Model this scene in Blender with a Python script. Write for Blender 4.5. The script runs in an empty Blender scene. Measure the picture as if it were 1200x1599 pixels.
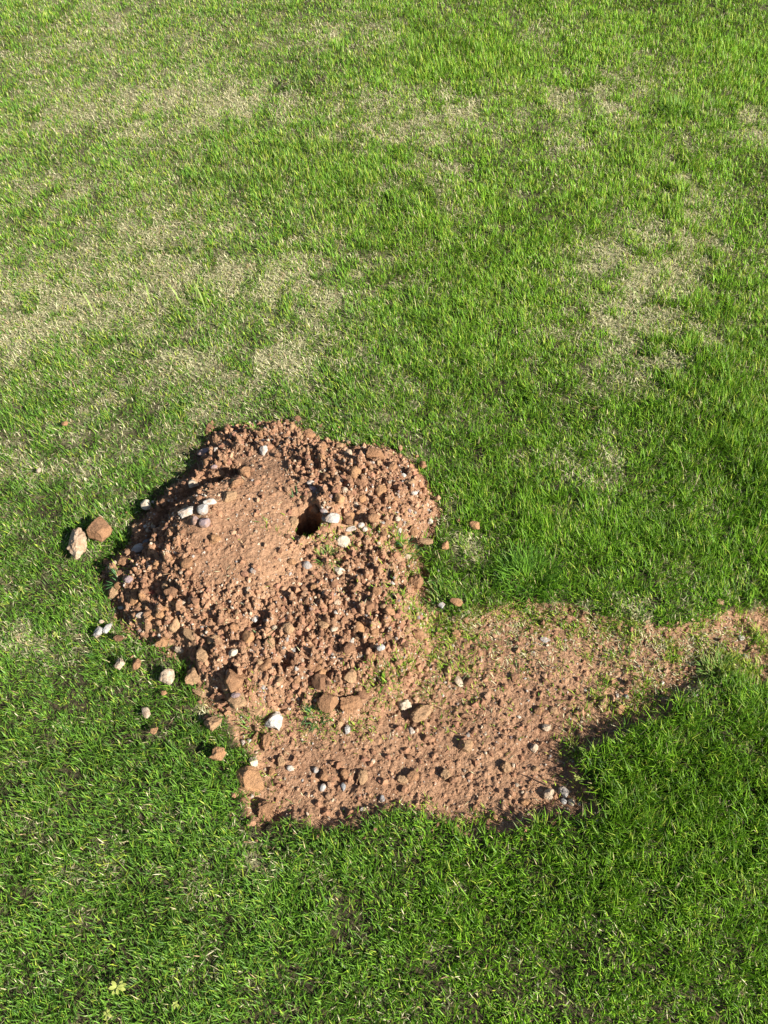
import bpy, math, numpy as np
from mathutils import Vector, Euler
sc = bpy.context.scene
rng = np.random.default_rng(7)
# ------------------------------------------------------------------ camera, world, sun, exposure
CH, TH, F = 1.55, math.radians(56), 799.5 / math.tan(math.radians(33.5))
cam = bpy.data.cameras.new('camera'); co = bpy.data.objects.new('camera', cam); sc.collection.objects.link(co)
co.location = (0, 0, CH); co.rotation_euler = (math.pi / 2 - TH, 0, 0)
cam.sensor_fit = 'VERTICAL'; cam.sensor_height = 24; cam.lens = 12 / math.tan(math.radians(33.5))
cam.clip_start = 0.02; cam.clip_end = 1000
sc.camera = co
SUN_EL = math.radians(34); SX, SY = 0.88, -0.48          # where the sun stands, seen from the mound
w = bpy.data.worlds.new("World"); sc.world = w; w.use_nodes = True
nt = w.node_tree; bg = nt.nodes['Background']; sky = nt.nodes.new('ShaderNodeTexSky')
sky.sky_type = 'NISHITA'; sky.sun_disc = False; sky.sun_elevation = SUN_EL; sky.sun_rotation = math.atan2(SX, SY)
nt.links.new(sky.outputs[0], bg.inputs[0]); bg.inputs[1].default_value = 0.05
sl = bpy.data.lights.new('sun', 'SUN'); sl.energy = 5.0; sl.angle = math.radians(0.5); sl.color = (1, .95, .87)
so = bpy.data.objects.new('sun', sl); sc.collection.objects.link(so)
n = math.hypot(SX, SY)
sd = Vector((SX / n * math.cos(SUN_EL), SY / n * math.cos(SUN_EL), math.sin(SUN_EL)))
so.rotation_euler = sd.to_track_quat('Z', 'Y').to_euler(); so.location = sd * 10
vs = sc.view_settings; vs.view_transform = 'Standard'; vs.look = 'None'; vs.gamma = 1; vs.exposure = 1.22

# ------------------------------------------------------------------ helpers
def tag(o, label=None, cat=None, group=None, kind=None):
    if label: o['label'] = label
    if cat: o['category'] = cat
    if group: o['group'] = group
    if kind: o['kind'] = kind
    return o
def un(px, py, z=0.0):                                   # pixel of the 1200x1599 photo -> point on the plane z
    u = (px - 600) / F; v = (799.5 - py) / F
    dz = -math.sin(TH) + v * math.cos(TH); t = (z - CH) / dz
    return u * t, (math.cos(TH) + v * math.sin(TH)) * t
def sstep(a, b, x):
    t = np.clip((x - a) / (b - a), 0, 1); return t * t * (3 - 2 * t)
def hsh(i, j, k, s):
    h = (i.astype(np.int64) * 374761393 + j.astype(np.int64) * 668265263 + k * 2147483647 + s * 1274126177) & 0xffffffff
    h = ((h ^ (h >> 13)) * 1274126177) & 0xffffffff
    h = ((h ^ (h >> 16)) * 2246822519) & 0xffffffff
    return ((h ^ (h >> 15)) & 0xffffff) / float(0xffffff)
def vn(x, y, s=0):
    i = np.floor(x); j = np.floor(y); fx = x - i; fy = y - j
    fx = fx * fx * (3 - 2 * fx); fy = fy * fy * (3 - 2 * fy)
    a = hsh(i, j, 0, s); b = hsh(i + 1, j, 0, s); c = hsh(i, j + 1, 0, s); d = hsh(i + 1, j + 1, 0, s)
    return (a * (1 - fx) + b * fx) * (1 - fy) + (c * (1 - fx) + d * fx) * fy * 1.0
def fbm(x, y, sc_, s=0, o=4):
    r = 0; a = 1; t = 0
    for k in range(o):
        r = r + a * (vn(x * sc_ + 17.3 * k, y * sc_ - 9.1 * k, s + k) - .5); t += a; a *= .5; sc_ *= 2.03
    return r / t * 2
def n3(p, f, s):
    q = p * f + 50.0; i = np.floor(q); t = q - i; t = t * t * (3 - 2 * t); r = 0
    for a in (0, 1):
        for b in (0, 1):
            for c in (0, 1):
                wgt = (t[:, 0] if a else 1 - t[:, 0]) * (t[:, 1] if b else 1 - t[:, 1]) * (t[:, 2] if c else 1 - t[:, 2])
                r = r + wgt * hsh(i[:, 0] + a, i[:, 1] + b, (i[:, 2] + c).astype(np.int64) * 7919 % 65521, s)
    return r * 2 - 1
def worley(x, y, s, seed):
    x = x * s; y = y * s; i = np.floor(x); j = np.floor(y)
    best = np.full(x.shape, 9.0); cid = np.zeros(x.shape)
    for a in (-1, 0, 1):
        for b in (-1, 0, 1):
            ox = i + a + hsh(i + a, j + b, 1, seed); oy = j + b + hsh(i + a, j + b, 2, seed)
            d = np.hypot(x - ox, y - oy); m = d < best
            cid = np.where(m, hsh(i + a, j + b, 3, seed), cid); best = np.minimum(d, best)
    return best, cid
def poly_sdf(P, x, y):                                   # positive inside
    d = np.full(x.shape, 1e9); ins = np.zeros(x.shape, bool); m = len(P)
    for k in range(m):
        x1, y1 = P[k]; x2, y2 = P[(k + 1) % m]; ex, ey = x2 - x1, y2 - y1
        t = np.clip(((x - x1) * ex + (y - y1) * ey) / (ex * ex + ey * ey + 1e-12), 0, 1)
        d = np.minimum(d, np.hypot(x - x1 - t * ex, y - y1 - t * ey))
        if y1 != y2:
            c = ((y1 > y) != (y2 > y)) & (x < (x2 - x1) * (y - y1) / (y2 - y1) + x1); ins ^= c
    return np.where(ins, d, -d)
def mesh_np(name, V, faces_list, smooth=False):          # faces_list: list of int arrays (n,3) / (n,4)
    me = bpy.data.meshes.new(name); me.vertices.add(len(V)); me.vertices.foreach_set('co', np.ascontiguousarray(V, np.float32).ravel())
    faces_list = [f for f in faces_list if len(f)]
    idx = np.concatenate([f.ravel() for f in faces_list]); tot = np.concatenate([np.full(len(f), f.shape[1]) for f in faces_list])
    me.loops.add(len(idx)); me.loops.foreach_set('vertex_index', idx.astype(np.int32))
    me.polygons.add(len(tot)); me.polygons.foreach_set('loop_start', (np.cumsum(tot) - tot).astype(np.int32))
    me.polygons.foreach_set('use_smooth', np.full(len(tot), smooth))
    me.update(calc_edges=True); return me
def vcol(me, name, C):
    a = me.color_attributes.new(name, 'FLOAT_COLOR', 'POINT')
    a.data.foreach_set('color', np.ascontiguousarray(np.c_[C, np.ones(len(C))], np.float32).ravel())
def link(name, me, parent=None):
    o = bpy.data.objects.new(name, me); sc.collection.objects.link(o)
    if parent: o.parent = parent
    return o
# ------------------------------------------------------------------ node helpers / materials
def mat(name, rough=.95, spec=.2):
    m = bpy.data.materials.new(name); m.use_nodes = True; t = m.node_tree; p = t.nodes['Principled BSDF']
    p.inputs['Roughness'].default_value = rough; p.inputs['Specular IOR Level'].default_value = spec
    return m, t, p
def N(t, typ, **kw):
    nd = t.nodes.new(typ)
    for k, v in kw.items():
        if k in nd.inputs.keys(): nd.inputs[k].default_value = v
        else: setattr(nd, k, v)
    return nd
def mixc(t, fac, a, b, mode='MIX'):
    m = t.nodes.new('ShaderNodeMix'); m.data_type = 'RGBA'; m.blend_type = mode
    for sck, v in ((m.inputs[0], fac), (m.inputs[6], a), (m.inputs[7], b)):
        if hasattr(v, 'is_output'): t.links.new(v, sck)
        elif isinstance(v, (int, float)): sck.default_value = v
        else: sck.default_value = (*v, 1)
    return m.outputs[2]
def rng_(t, v, a, b, c=0., d=1.):
    m = N(t, 'ShaderNodeMapRange'); t.links.new(v, m.inputs[0])
    for k, q in zip((1, 2, 3, 4), (a, b, c, d)): m.inputs[k].default_value = q
    return m.outputs[0]
def noise(t, co_, s, det=4, rough=.6):
    nn = N(t, 'ShaderNodeTexNoise', Scale=s, Detail=det, Roughness=rough); t.links.new(co_, nn.inputs['Vector']); return nn.outputs['Fac']
def bump(t, p, hts):                                     # hts: (socket, distance)
    prev = None
    for h, d in hts:
        b = N(t, 'ShaderNodeBump', Strength=1.0, Distance=d); t.links.new(h, b.inputs['Height'])
        if prev: t.links.new(prev, b.inputs['Normal'])
        prev = b.outputs[0]
    t.links.new(prev, p.inputs['Normal'])
SOIL = (.345, .178, .108)
def soil_color(t, oc):
    a = mixc(t, rng_(t, noise(t, oc, 7, 5), .34, .66), (.165, .083, .045), (.375, .218, .120))
    a = mixc(t, rng_(t, noise(t, oc, 120, 3), .35, .7), a, (.41, .24, .142))
    a = mixc(t, rng_(t, noise(t, oc, 420, 2), .58, .75), a, (.20, .098, .06))
    v = N(t, 'ShaderNodeTexVoronoi', Scale=210.); t.links.new(oc, v.inputs['Vector'])
    sp = N(t, 'ShaderNodeSeparateColor'); t.links.new(v.outputs['Color'], sp.inputs[0])
    m = N(t, 'ShaderNodeMath', operation='MULTIPLY'); t.links.new(rng_(t, sp.outputs[0], .94, .95), m.inputs[0]); t.links.new(rng_(t, v.outputs['Distance'], .38, .3), m.inputs[1])
    return mixc(t, m.outputs[0], a, (.52, .42, .31))
def soil_material():
    m, t, p = mat('red brown soil'); g = N(t, 'ShaderNodeNewGeometry').outputs['Position']
    t.links.new(soil_color(t, g), p.inputs['Base Color'])
    bump(t, p, [(noise(t, g, 55, 5, .7), .010), (noise(t, g, 230, 3, .7), .004)])
    return m
M_SOIL = soil_material()
def ground_material():
    m, t, p = mat('lawn ground'); g = N(t, 'ShaderNodeNewGeometry').outputs['Position']
    at_ = N(t, 'ShaderNodeVertexColor', layer_name='mask'); sp = N(t, 'ShaderNodeSeparateColor'); t.links.new(at_.outputs[0], sp.inputs[0])
    th = mixc(t, rng_(t, noise(t, g, 160, 4), .4, .65), (.022, .018, .009), (.10, .08, .04))
    th = mixc(t, rng_(t, noise(t, g, 22, 3), .35, .7, 0, .5), th, (.06, .05, .028))
    th = mixc(t, sp.outputs[2], th, mixc(t, rng_(t, noise(t, g, 260, 3), .4, .62), (.13, .12, .055), (.46, .43, .23)))
    far = mixc(t, rng_(t, noise(t, g, 40, 6, .75), .3, .7), (.035, .075, .014), (.12, .20, .045))
    th = mixc(t, sp.outputs[2], th, mixc(t, rng_(t, noise(t, g, 260, 3), .4, .62), (.13, .12, .055), (.46, .43, .23)))
    far = mixc(t, rng_(t, noise(t, g, 1.3, 4), .52, .72, 0, .6), far, (.27, .25, .13))
    c = mixc(t, sp.outputs[1], th, far); c = mixc(t, sp.outputs[0], c, soil_color(t, g))
    t.links.new(c, p.inputs['Base Color']); bump(t, p, [(noise(t, g, 90, 5, .7), .012)])
    return m
M_GROUND = ground_material()
def blade_material(name, trans, rough, spec):
    m, t, p = mat(name, rough, spec); at_ = N(t, 'ShaderNodeVertexColor', layer_name='col')
    t.links.new(at_.outputs[0], p.inputs['Base Color'])
    tr = N(t, 'ShaderNodeBsdfTranslucent'); tc = mixc(t, 1.0, at_.outputs[0], (1.15, 1.25, .6), 'MULTIPLY'); t.links.new(tc, tr.inputs[0])
    mx = N(t, 'ShaderNodeMixShader'); mx.inputs[0].default_value = trans
    t.links.new(p.outputs[0], mx.inputs[1]); t.links.new(tr.outputs[0], mx.inputs[2]); t.links.new(mx.outputs[0], t.nodes['Material Output'].inputs[0])
    return m
M_GRASS = blade_material('grass blade', .22, .5, .22)
M_STRAW = blade_material('dry straw', .2, .7, .25)
def rock_material(name, c, dust, vary=.25, bd=.004, kind='stone'):
    m, t, p = mat(name, .92, .15)
    tc = N(t, 'ShaderNodeTexCoord').outputs['Object']; oi = N(t, 'ShaderNodeObjectInfo').outputs['Random']
    va = N(t, 'ShaderNodeVectorMath', operation='ADD'); cb = N(t, 'ShaderNodeCombineXYZ'); ml = N(t, 'ShaderNodeMath', operation='MULTIPLY'); ml.inputs[1].default_value = 37.
    t.links.new(oi, ml.inputs[0]); t.links.new(ml.outputs[0], cb.inputs[0]); t.links.new(tc, va.inputs[0]); t.links.new(cb.outputs[0], va.inputs[1]); oc = va.outputs[0]
    a = mixc(t, rng_(t, noise(t, oc, 70, 5, .65), .3, .7), [x * (1 - vary) for x in c], [min(.8, x * (1 + vary)) for x in c])
    if kind == 'stone':
        a = mixc(t, rng_(t, noise(t, oc, 210, 3), .56, .68, 0, .55), a, [x * .45 for x in c])
        a = mixc(t, rng_(t, noise(t, oc, 45, 4, .7), .62 - dust * .4, .72 - dust * .2, 0, .75), a, (.36, .205, .11))
    else:
        a = mixc(t, rng_(t, noise(t, oc, 60, 4), .45, .7, 0, .6), a, (.40, .23, .125))
        a = mixc(t, rng_(t, noise(t, oc, 380, 2), .58, .72, 0, .7), a, (.2, .1, .062))
    a2 = mixc(t, rng_(t, oi, 0, 1, 0, .3), a, [x * .62 for x in c])
    t.links.new(a2, p.inputs['Base Color'])
    bump(t, p, [(noise(t, tc, 160, 5, .7), bd), (noise(t, tc, 500, 3), bd * .4)])
    return m
COL = dict(brown=(.33, .178, .092), tan=(.42, .265, .145), orange=(.41, .225, .11), dark=(.23, .122, .068))
STN = dict(white=(.54, .50, .44), grey=(.39, .375, .35), purple=(.31, .235, .235), red=(.40, .13, .09), pale=(.50, .40, .29), slate=(.27, .272, .27), cream=(.56, .48, .36), pinkish=(.47, .345, .235))
MR = {k: rock_material(k + ' soil clod', c, .5, .22, .006, 'clod') for k, c in COL.items()}
MR.update({k: rock_material(k + ' stone', c, .42, .24, .004) for k, c in STN.items()})

# ------------------------------------------------------------------ terrain
DIRT_PX = [(325,668),(380,658),(450,656),(500,682),(545,697),(600,700),(650,727),(672,760),(690,800),(675,835),(655,850),(662,880),(668,915),(672,950),
 (715,962),(760,950),(830,938),(900,950),(960,968),(1040,985),(1110,952),(1199,948),(1260,965),(1300,1010),(1250,1068),(1170,1064),(1110,1062),(1060,1085),(1015,1118),
 (968,1142),(930,1166),(908,1200),(932,1240),(936,1270),(850,1284),(780,1300),(722,1308),(662,1268),(600,1268),(540,1284),(480,1276),(440,1286),(400,1280),
 (370,1222),(390,1185),(372,1160),(365,1130),(330,1100),(300,1082),(285,1040),(240,1012),(195,988),(165,925),(160,888),(200,855),(215,820),(260,760),(300,737),(312,700)]
MOUND_PX = [(325,668),(380,658),(450,656),(500,682),(545,697),(600,700),(650,727),(672,760),(690,800),(675,835),(650,850),(655,880),(662,915),(668,960),(672,1010),
 (655,1060),(620,1100),(560,1118),(500,1128),(440,1112),(400,1125),(365,1120),(330,1100),(300,1082),(285,1040),(240,1012),(195,988),(165,925),(160,888),(200,855),(215,820),(260,760),(300,737),(312,700)]
DP = [un(*p) for p in DIRT_PX]; MP = [un(*p) for p in MOUND_PX]
CTRL = [(400,765,8.6),(430,785,8.8),(385,820,9.6),(420,850,9.4),(455,750,7.2),(458,800,8.0),(360,770,9.0),(343,815,9.6),(320,850,9.4),(350,762,8.6),(290,885,8.4),(345,880,9.4),(440,880,8.6),
 (294,764,3.0),(262,796,2.8),(236,830,2.6),(292,756,2.8),(322,790,9.8),(296,812,9.0),(304,830,9.4),(278,850,8.2),(230,850,2.6),(240,880,5.0),(205,905,2.8),(250,935,5.2),(300,935,7.4),(215,960,2.0),(265,985,3.2),
 (350,930,8.2),(400,935,8.2),(450,915,7.6),(500,940,6.6),(560,940,5.2),(620,940,4.0),(400,1000,6.2),(330,1000,5.0),(480,1010,5.2),(560,1010,4.0),(620,1000,3.0),
 (350,1050,3.6),(430,1065,3.6),(520,1065,3.0),(600,1050,2.2),(385,1095,1.6),(330,745,3.6),(340,715,3.0),(400,705,4.6),(450,695,4.4),(370,690,2.8),(430,675,2.2),(490,715,5.6),
 (390,735,6.0),(440,725,5.8),(550,735,7.0),(600,755,6.8),(640,775,5.2),(520,745,7.2),(512,770,7.6),(520,800,7.2),(580,795,6.0),(630,810,3.6),(570,840,4.4),(510,850,5.2),(480,858,6.6),(600,850,3.2),(640,735,3.0),(575,715,4.2)]
cx, cy, cz = [], [], []
for px, py, h in CTRL:
    X, Y = un(px, py, h / 100); cx.append(X); cy.append(Y); cz.append(h / 100)
MPa = np.array(MP); mc = MPa.mean(0)
for k in range(len(MP)):
    for t_ in (0, .5):
        q = MPa[k] * (1 - t_) + MPa[(k + 1) % len(MP)] * t_; cx.append(q[0]); cy.append(q[1]); cz.append(0)
        if k % 2 == 0 and t_ == 0: q2 = mc + (q - mc) * 1.2; cx.append(q2[0]); cy.append(q2[1]); cz.append(0)
cx, cy, cz = map(np.array, (cx, cy, cz))
def tps(r2): return r2 * np.log(r2 + 1e-9)
K = tps((cx[:, None] - cx) ** 2 + (cy[:, None] - cy) ** 2) + np.eye(len(cx)) * -2e-4
Pm = np.c_[np.ones(len(cx)), cx, cy]; A = np.block([[K, Pm], [Pm.T, np.zeros((3, 3))]])
sol = np.linalg.solve(A, np.r_[cz, 0, 0, 0])
def rbf(x, y):
    r = sol[-3] + sol[-2] * x + sol[-1] * y
    for k in range(len(cx)): r = r + sol[k] * tps((x - cx[k]) ** 2 + (y - cy[k]) ** 2)
    return r
def axis(a, b, st, lo, hi):
    c = list(np.arange(a, b, st)); s = st; v = c[-1]
    up = []
    while v < hi: s = min(s * 1.12, 25); v += s; up.append(v)
    s = st; v = c[0]; dn = []
    while v > lo: s = min(s * 1.12, 25); v -= s; dn.append(v)
    return np.array(dn[::-1] + c + up)
GX = axis(-.74, 1.02, .0026, -220, 220); GY = axis(.29, 1.42, .0026, -60, 400)
XX, YY = np.meshgrid(GX, GY)
FX = (XX > -1.2) & (XX < 1.6) & (YY > 0) & (YY < 1.9)
def on(mask, fn, bgv):
    r = np.full(XX.shape, bgv, float); r[mask] = fn(XX[mask], YY[mask]); return r
wob = fbm(XX, YY, 34, 3, 4) * .026 + fbm(XX, YY, 9, 5, 2) * .014
SD = on(FX, lambda x, y: poly_sdf(DP, x, y), -9) + wob
SM = on(FX, lambda x, y: poly_sdf(MP, x, y), -9)
und = fbm(XX, YY, 2.2, 11, 4) * .022 * sstep(12, 3, np.hypot(XX, YY))
soil = sstep(-.012, .014, SD)
HM = np.zeros(XX.shape); mk = SM > -.02
HM[mk] = np.maximum(rbf(XX[mk], YY[mk]), 0) * sstep(-.012, .03, SM[mk])
def blobs(L, x, y):
    r = 0
    for px, py, rx, ry, a in L:
        X, Y = un(px, py); X2, _ = un(px + rx, py); _, Ya = un(px, py - ry); _, Yb = un(px, py + ry)
        r = r + a * np.exp(-(((x - X) / (X2 - X)) ** 2 + ((y - Y) / ((Ya - Yb) / 2)) ** 2) * .9)
    return r
SMOOTH = [(408,790,62,62,1.3),(390,855,80,50,1.3),(430,915,85,36,.9),(380,940,60,30,.5),(330,900,30,20,.4),(420,740,30,20,.5),(480,900,30,15,.3)]
smooth = np.clip(on(FX, lambda x, y: blobs(SMOOTH, x, y), 0) + fbm(XX, YY, 16, 44, 4) * .5 * (FX), 0, 1)
ismound = sstep(0, .03, SM)
GUL = [un(*p) for p in [(364,734,.06),(332,752,.06),(296,770,.055),(264,796,.05),(240,828,.04),(224,860,.03)]]
gd = np.full(XX.shape, 9.)
for (x1, y1), (x2, y2) in zip(GUL, GUL[1:]):
    t_ = np.clip(((XX - x1) * (x2 - x1) + (YY - y1) * (y2 - y1)) / ((x2 - x1) ** 2 + (y2 - y1) ** 2), 0, 1); gd = np.minimum(gd, np.hypot(XX - x1 - t_ * (x2 - x1), YY - y1 - t_ * (y2 - y1)))
gd = gd + fbm(XX, YY, 22, 77, 3) * .014
ledge = -.042 * np.exp(-(gd / .021) ** 2)
rx_, ry_ = un(512, 795, .08); ledge = ledge + .026 * np.exp(-(((XX - rx_) / .032) ** 2 + ((YY - ry_) / .05) ** 2))
rx_, ry_ = un(328, 815, .10); ledge = ledge + .014 * np.exp(-(((XX - rx_) / .04) ** 2 + ((YY - ry_) / .06) ** 2))
for px_, py_, r_, a_ in [(405,985,.018,.03),(505,1050,.016,.02),(445,1040,.015,.018),(620,925,.014,.018),(540,935,.012,.018),(360,1045,.014,.018),(470,668,.014,.03),(500,1205,.009,.014),(530,1203,.008,.012),(558,1206,.010,.016),(250,930,.02,.015),(640,1108,.012,.01),(560,975,.01,.014),(470,1000,.012,.016)]:
    q_, w_ = un(px_, py_, .03); ledge = ledge - a_ * np.exp(-((XX - q_) ** 2 + (YY - w_) ** 2) / r_ ** 2)
hx, hy = un(482, 824, .06)
hd = np.hypot((XX - hx) * 1.0 - (YY - hy) * .12, (YY - hy) * .85) + fbm(XX, YY, 60, 8, 2) * .006
hole = sstep(.034, .026, hd) * .17
smooth = smooth * sstep(.012, .034, gd) * sstep(-.2, .1, fbm(XX, YY, 5, 45, 2) + smooth)
lumps = np.zeros(XX.shape); m_ = FX & (soil > .01)
x_, y_ = XX[m_], YY[m_]
def lump(s, seed, amp, keep):
    q = .55 / s; f, c = worley(x_ + q * fbm(x_, y_, s * 1.3, seed), y_ + q * fbm(x_, y_, s * 1.3, seed + 9), s, seed)
    return amp * sstep(.60, .22, f) * (1 + .5 * fbm(x_, y_, s * 1.1, seed + 5, 3)) * np.where(c > keep, (c - keep) / (1 - keep) * .8 + .2, 0)
rub = 1 - .93 * smooth[m_]; im = ismound[m_]
lumps[m_] = (lump(50, 31, .024, .6) * rub * (.12 + .88 * im) + lump(100, 32, .014, .55) * (.12 + .88 * rub) * (.30 + .70 * im) + lump(230, 33, .0036, .3) * (.35 + .65 * rub) * (.6 + .4 * im)
             + fbm(x_, y_, 14, 21, 4) * (.006 + .004 * im) * (.3 + .7 * rub) + fbm(x_, y_, 150, 22, 2) * .0012)
HH = und + fbm(XX, YY, 40, 15, 2) * .002 - .021 * sstep(-.016, .024, SD) + HM * 1.04 + ledge + lumps * soil - hole
HH += .028 * sstep(-.02, .05, SM) * soil * (HM > 0)
def Hs(x, y):
    x = np.atleast_1d(np.asarray(x, float)); y = np.atleast_1d(np.asarray(y, float))
    i = np.clip(np.searchsorted(GX, x) - 1, 0, len(GX) - 2); j = np.clip(np.searchsorted(GY, y) - 1, 0, len(GY) - 2)
    a = (x - GX[i]) / (GX[i + 1] - GX[i]); b = (y - GY[j]) / (GY[j + 1] - GY[j])
    return (HH[j, i] * (1 - a) + HH[j, i + 1] * a) * (1 - b) + (HH[j + 1, i] * (1 - a) + HH[j + 1, i + 1] * a) * b
def samp(arr, x, y):
    i = np.clip(np.searchsorted(GX, x) - 1, 0, len(GX) - 2); j = np.clip(np.searchsorted(GY, y) - 1, 0, len(GY) - 2)
    a = np.clip((x - GX[i]) / (GX[i + 1] - GX[i]), 0, 1); b = np.clip((y - GY[j]) / (GY[j + 1] - GY[j]), 0, 1)
    return (arr[j, i] * (1 - a) + arr[j, i + 1] * a) * (1 - b) + (arr[j + 1, i] * (1 - a) + arr[j + 1, i + 1] * a) * b
def at(px, py, off=0.):
    z = 0.03
    for _ in range(25):
        X, Y = un(px, py, z); z = z * .4 + .6 * (float(Hs(X, Y)[0]) + off)
    X, Y = un(px, py, z); return X, Y, float(Hs(X, Y)[0])
ny, nx = XX.shape; ids = np.arange(nx * ny).reshape(ny, nx)
quads = np.stack([ids[:-1, :-1], ids[:-1, 1:], ids[1:, 1:], ids[1:, :-1]], -1).reshape(-1, 4)
def cell(a): return (a[:-1, :-1] + a[1:, 1:]).ravel() / 2
cs, cm, ch = cell(SD), cell(SM), cell(hole)
c_hole = ch > .02; c_mound = (cm > 0) & ~c_hole; c_soil = (cs > 0) & ~c_mound & ~c_hole; c_gr = ~(c_hole | c_mound | c_soil)
VV = np.c_[XX.ravel(), YY.ravel(), HH.ravel()]
farm = np.maximum(sstep(3.2, 5.0, np.hypot(XX * 1.1, YY - 1.5)), np.maximum(sstep(.15, .8, np.abs(XX) - .322 * YY.clip(-1, 9) - .70), np.maximum(sstep(4., 4.6, YY), sstep(-.1, -.6, YY))))
# ------------------------------------------------------------------ lawn maps
DRY = [(785,1000,90,45,1.3),(980,1010,110,45,1.1),(1060,1040,80,30,1.0),(470,560,60,30,.4),(250,560,70,30,.4),(190,165,120,35,1),(390,160,70,35,.85),(170,40,60,25,.5),(60,80,60,22,.5),(640,190,110,42,.85),(720,170,60,30,.5),(110,470,110,50,1),(400,420,130,42,.75),(540,455,70,32,.7),(15,520,40,30,1.1),
 (920,150,90,38,.85),(890,225,50,16,.9),(1065,345,55,75,1.3),(985,420,80,45,1.1),(1035,545,85,52,1.3),(1010,480,60,50,.7),(920,500,50,30,.8),(1185,195,35,30,1.1),(700,290,70,30,.55),(100,300,60,30,.5),(420,560,90,35,.5),
 (930,740,80,35,.5),(60,740,80,40,.3),(40,1010,45,28,.8),(110,965,30,15,.5),(730,860,30,35,.7),(440,1340,90,26,.35),(140,1350,110,50,.12),(1130,975,60,26,.9),(960,965,100,30,.5),(330,640,80,40,.15),
 (560,60,80,30,.4),(880,60,80,30,.25),(1060,120,60,30,.3),(250,360,120,40,.35),(330,1105,50,20,.6),(80,1180,60,40,.15),(600,600,80,60,.1),(1110,1430,60,60,.2),(380,1500,60,60,.15),(760,1380,60,30,.2)]
LUSH = [(1170,700,110,600,.8),(880,830,250,110,.6),(1060,1250,190,170,.9),(440,240,120,45,.5),(730,90,140,60,.6),(720,470,170,150,.5),(60,40,80,30,.4),(1060,165,30,18,1),(560,320,160,70,.4),(700,1400,300,100,.35),
 (1170,100,100,90,.6),(1080,640,90,60,.5),(60,600,60,60,.2),(1050,280,40,60,.3)]
SPARSE = [(1060,1005,42,35,.8),(1145,1048,34,22,.8),(1190,985,30,20,.3),(1120,950,30,14,.6),(1100,1000,30,45,.6),(1050,965,80,18,.7),(1180,1045,50,20,.6),(700,960,60,25,.5),(1000,1075,60,22,.4),(880,955,190,20,.55),(1060,1010,110,32,.5),(980,985,150,30,.35),(1180,1020,60,40,.22),(720,965,50,18,.6),(640,1060,60,50,.24),(650,960,30,60,.25),(560,868,90,14,.3),(760,1030,90,60,.16),(905,1190,25,50,.5),(700,1275,90,14,.4),(390,1250,40,30,.35),(515,862,26,12,.35),(600,1060,40,30,.22),(640,1035,25,22,.18),(400,1125,30,25,.30),(785,1000,75,45,.24),(960,1000,90,40,.22),(1090,1000,50,30,.55),(1140,1050,40,25,.8),(690,1000,35,40,.22),(490,1118,40,25,.35),
 (600,855,60,12,.35),(1020,1060,80,30,.18),(560,1130,60,18,.25),(185,905,16,14,.5),(385,1140,20,40,.5),(640,900,22,50,.18),(960,1110,50,30,.3),(380,1190,30,40,.35)]
LX = np.arange(-4.2, 4.2, .012); LY = np.arange(-.9, 6.6, .012); LXX, LYY = np.meshgrid(LX, LY)
def lmap(a):
    def f(x, y):
        i = np.clip((x - LX[0]) / .012, 0, len(LX) - 1.01); j = np.clip((y - LY[0]) / .012, 0, len(LY) - 1.01); i0 = i.astype(int); j0 = j.astype(int); a_ = i - i0; b_ = j - j0
        return (a[j0, i0] * (1 - a_) + a[j0, i0 + 1] * a_) * (1 - b_) + (a[j0 + 1, i0] * (1 - a_) + a[j0 + 1, i0 + 1] * a_) * b_
    return f
n1 = fbm(LXX, LYY, 2.2, 41, 4); n2 = fbm(LXX, LYY, 9, 51, 4); n4 = fbm(LXX, LYY, 24, 61, 3)
outside = sstep(3.6, 4.2, LYY) + sstep(0, .5, np.abs(LXX) - .45 * LYY - .75)
leftness = sstep(.5, -.6, LXX / (.42 * LYY + .45))
dry = lmap(np.clip(blobs(DRY, LXX, LYY) * (.66 + .8 * n2 + 1.5 * n4) - .10 * sstep(.75, .45, LYY) + .07 + .20 * leftness * sstep(.9, 1.5, LYY) + .30 * n2 + .30 * n4 + outside.clip(0, 1) * n1 * .6, 0, 1))
lush = lmap(np.clip(blobs(LUSH, LXX, LYY) + .18 + .35 * n2 + .3 * n1 * .6, 0, 1.3))
tone = lmap(fbm(LXX, LYY, 6, 71, 3)); sprs = lmap(blobs(SPARSE, LXX, LYY))
ddir = lmap(fbm(LXX, LYY, 3.5, 81, 3)); clump = lmap(fbm(LXX, LYY, 34, 91, 2)); clump2 = lmap(fbm(LXX, LYY, 15, 95, 3)); cdir = lmap(fbm(LXX, LYY, 20, 97, 2))
def inview(x, y, mgn):
    # ground point inside the photographed part of the lawn, widened by mgn metres
    return (np.abs(x) < .447 * y * .72 + .66 + mgn) & (y > -.05 - mgn) & (y < 3.85 + mgn)
DRYG = np.where((np.abs(XX) < 4) & (YY > -.8) & (YY < 6.4), dry(XX, YY), 0)
def sheet(name, sel, m, parent=None):
    q = quads[sel]; u, inv = np.unique(q.ravel(), return_inverse=True)
    me = mesh_np(name, VV[u], [inv.reshape(-1, 4)], True)
    vcol(me, 'mask', np.c_[soil.ravel()[u] * (SD.ravel()[u] > -.02), farm.ravel()[u], DRYG.ravel()[u]])
    me.materials.append(m); return link(name, me, parent)
tag(sheet('ground', c_gr, M_GROUND), kind='structure')
tag(sheet('bare_soil', c_soil, M_SOIL), kind='structure')
mound = tag(sheet('dirt_mound', c_mound, M_SOIL), 'reddish brown mound of loose dug earth heaped on the lawn around a burrow hole', 'dirt mound')
sheet('burrow_hole', c_hole, M_SOIL, mound)

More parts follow.
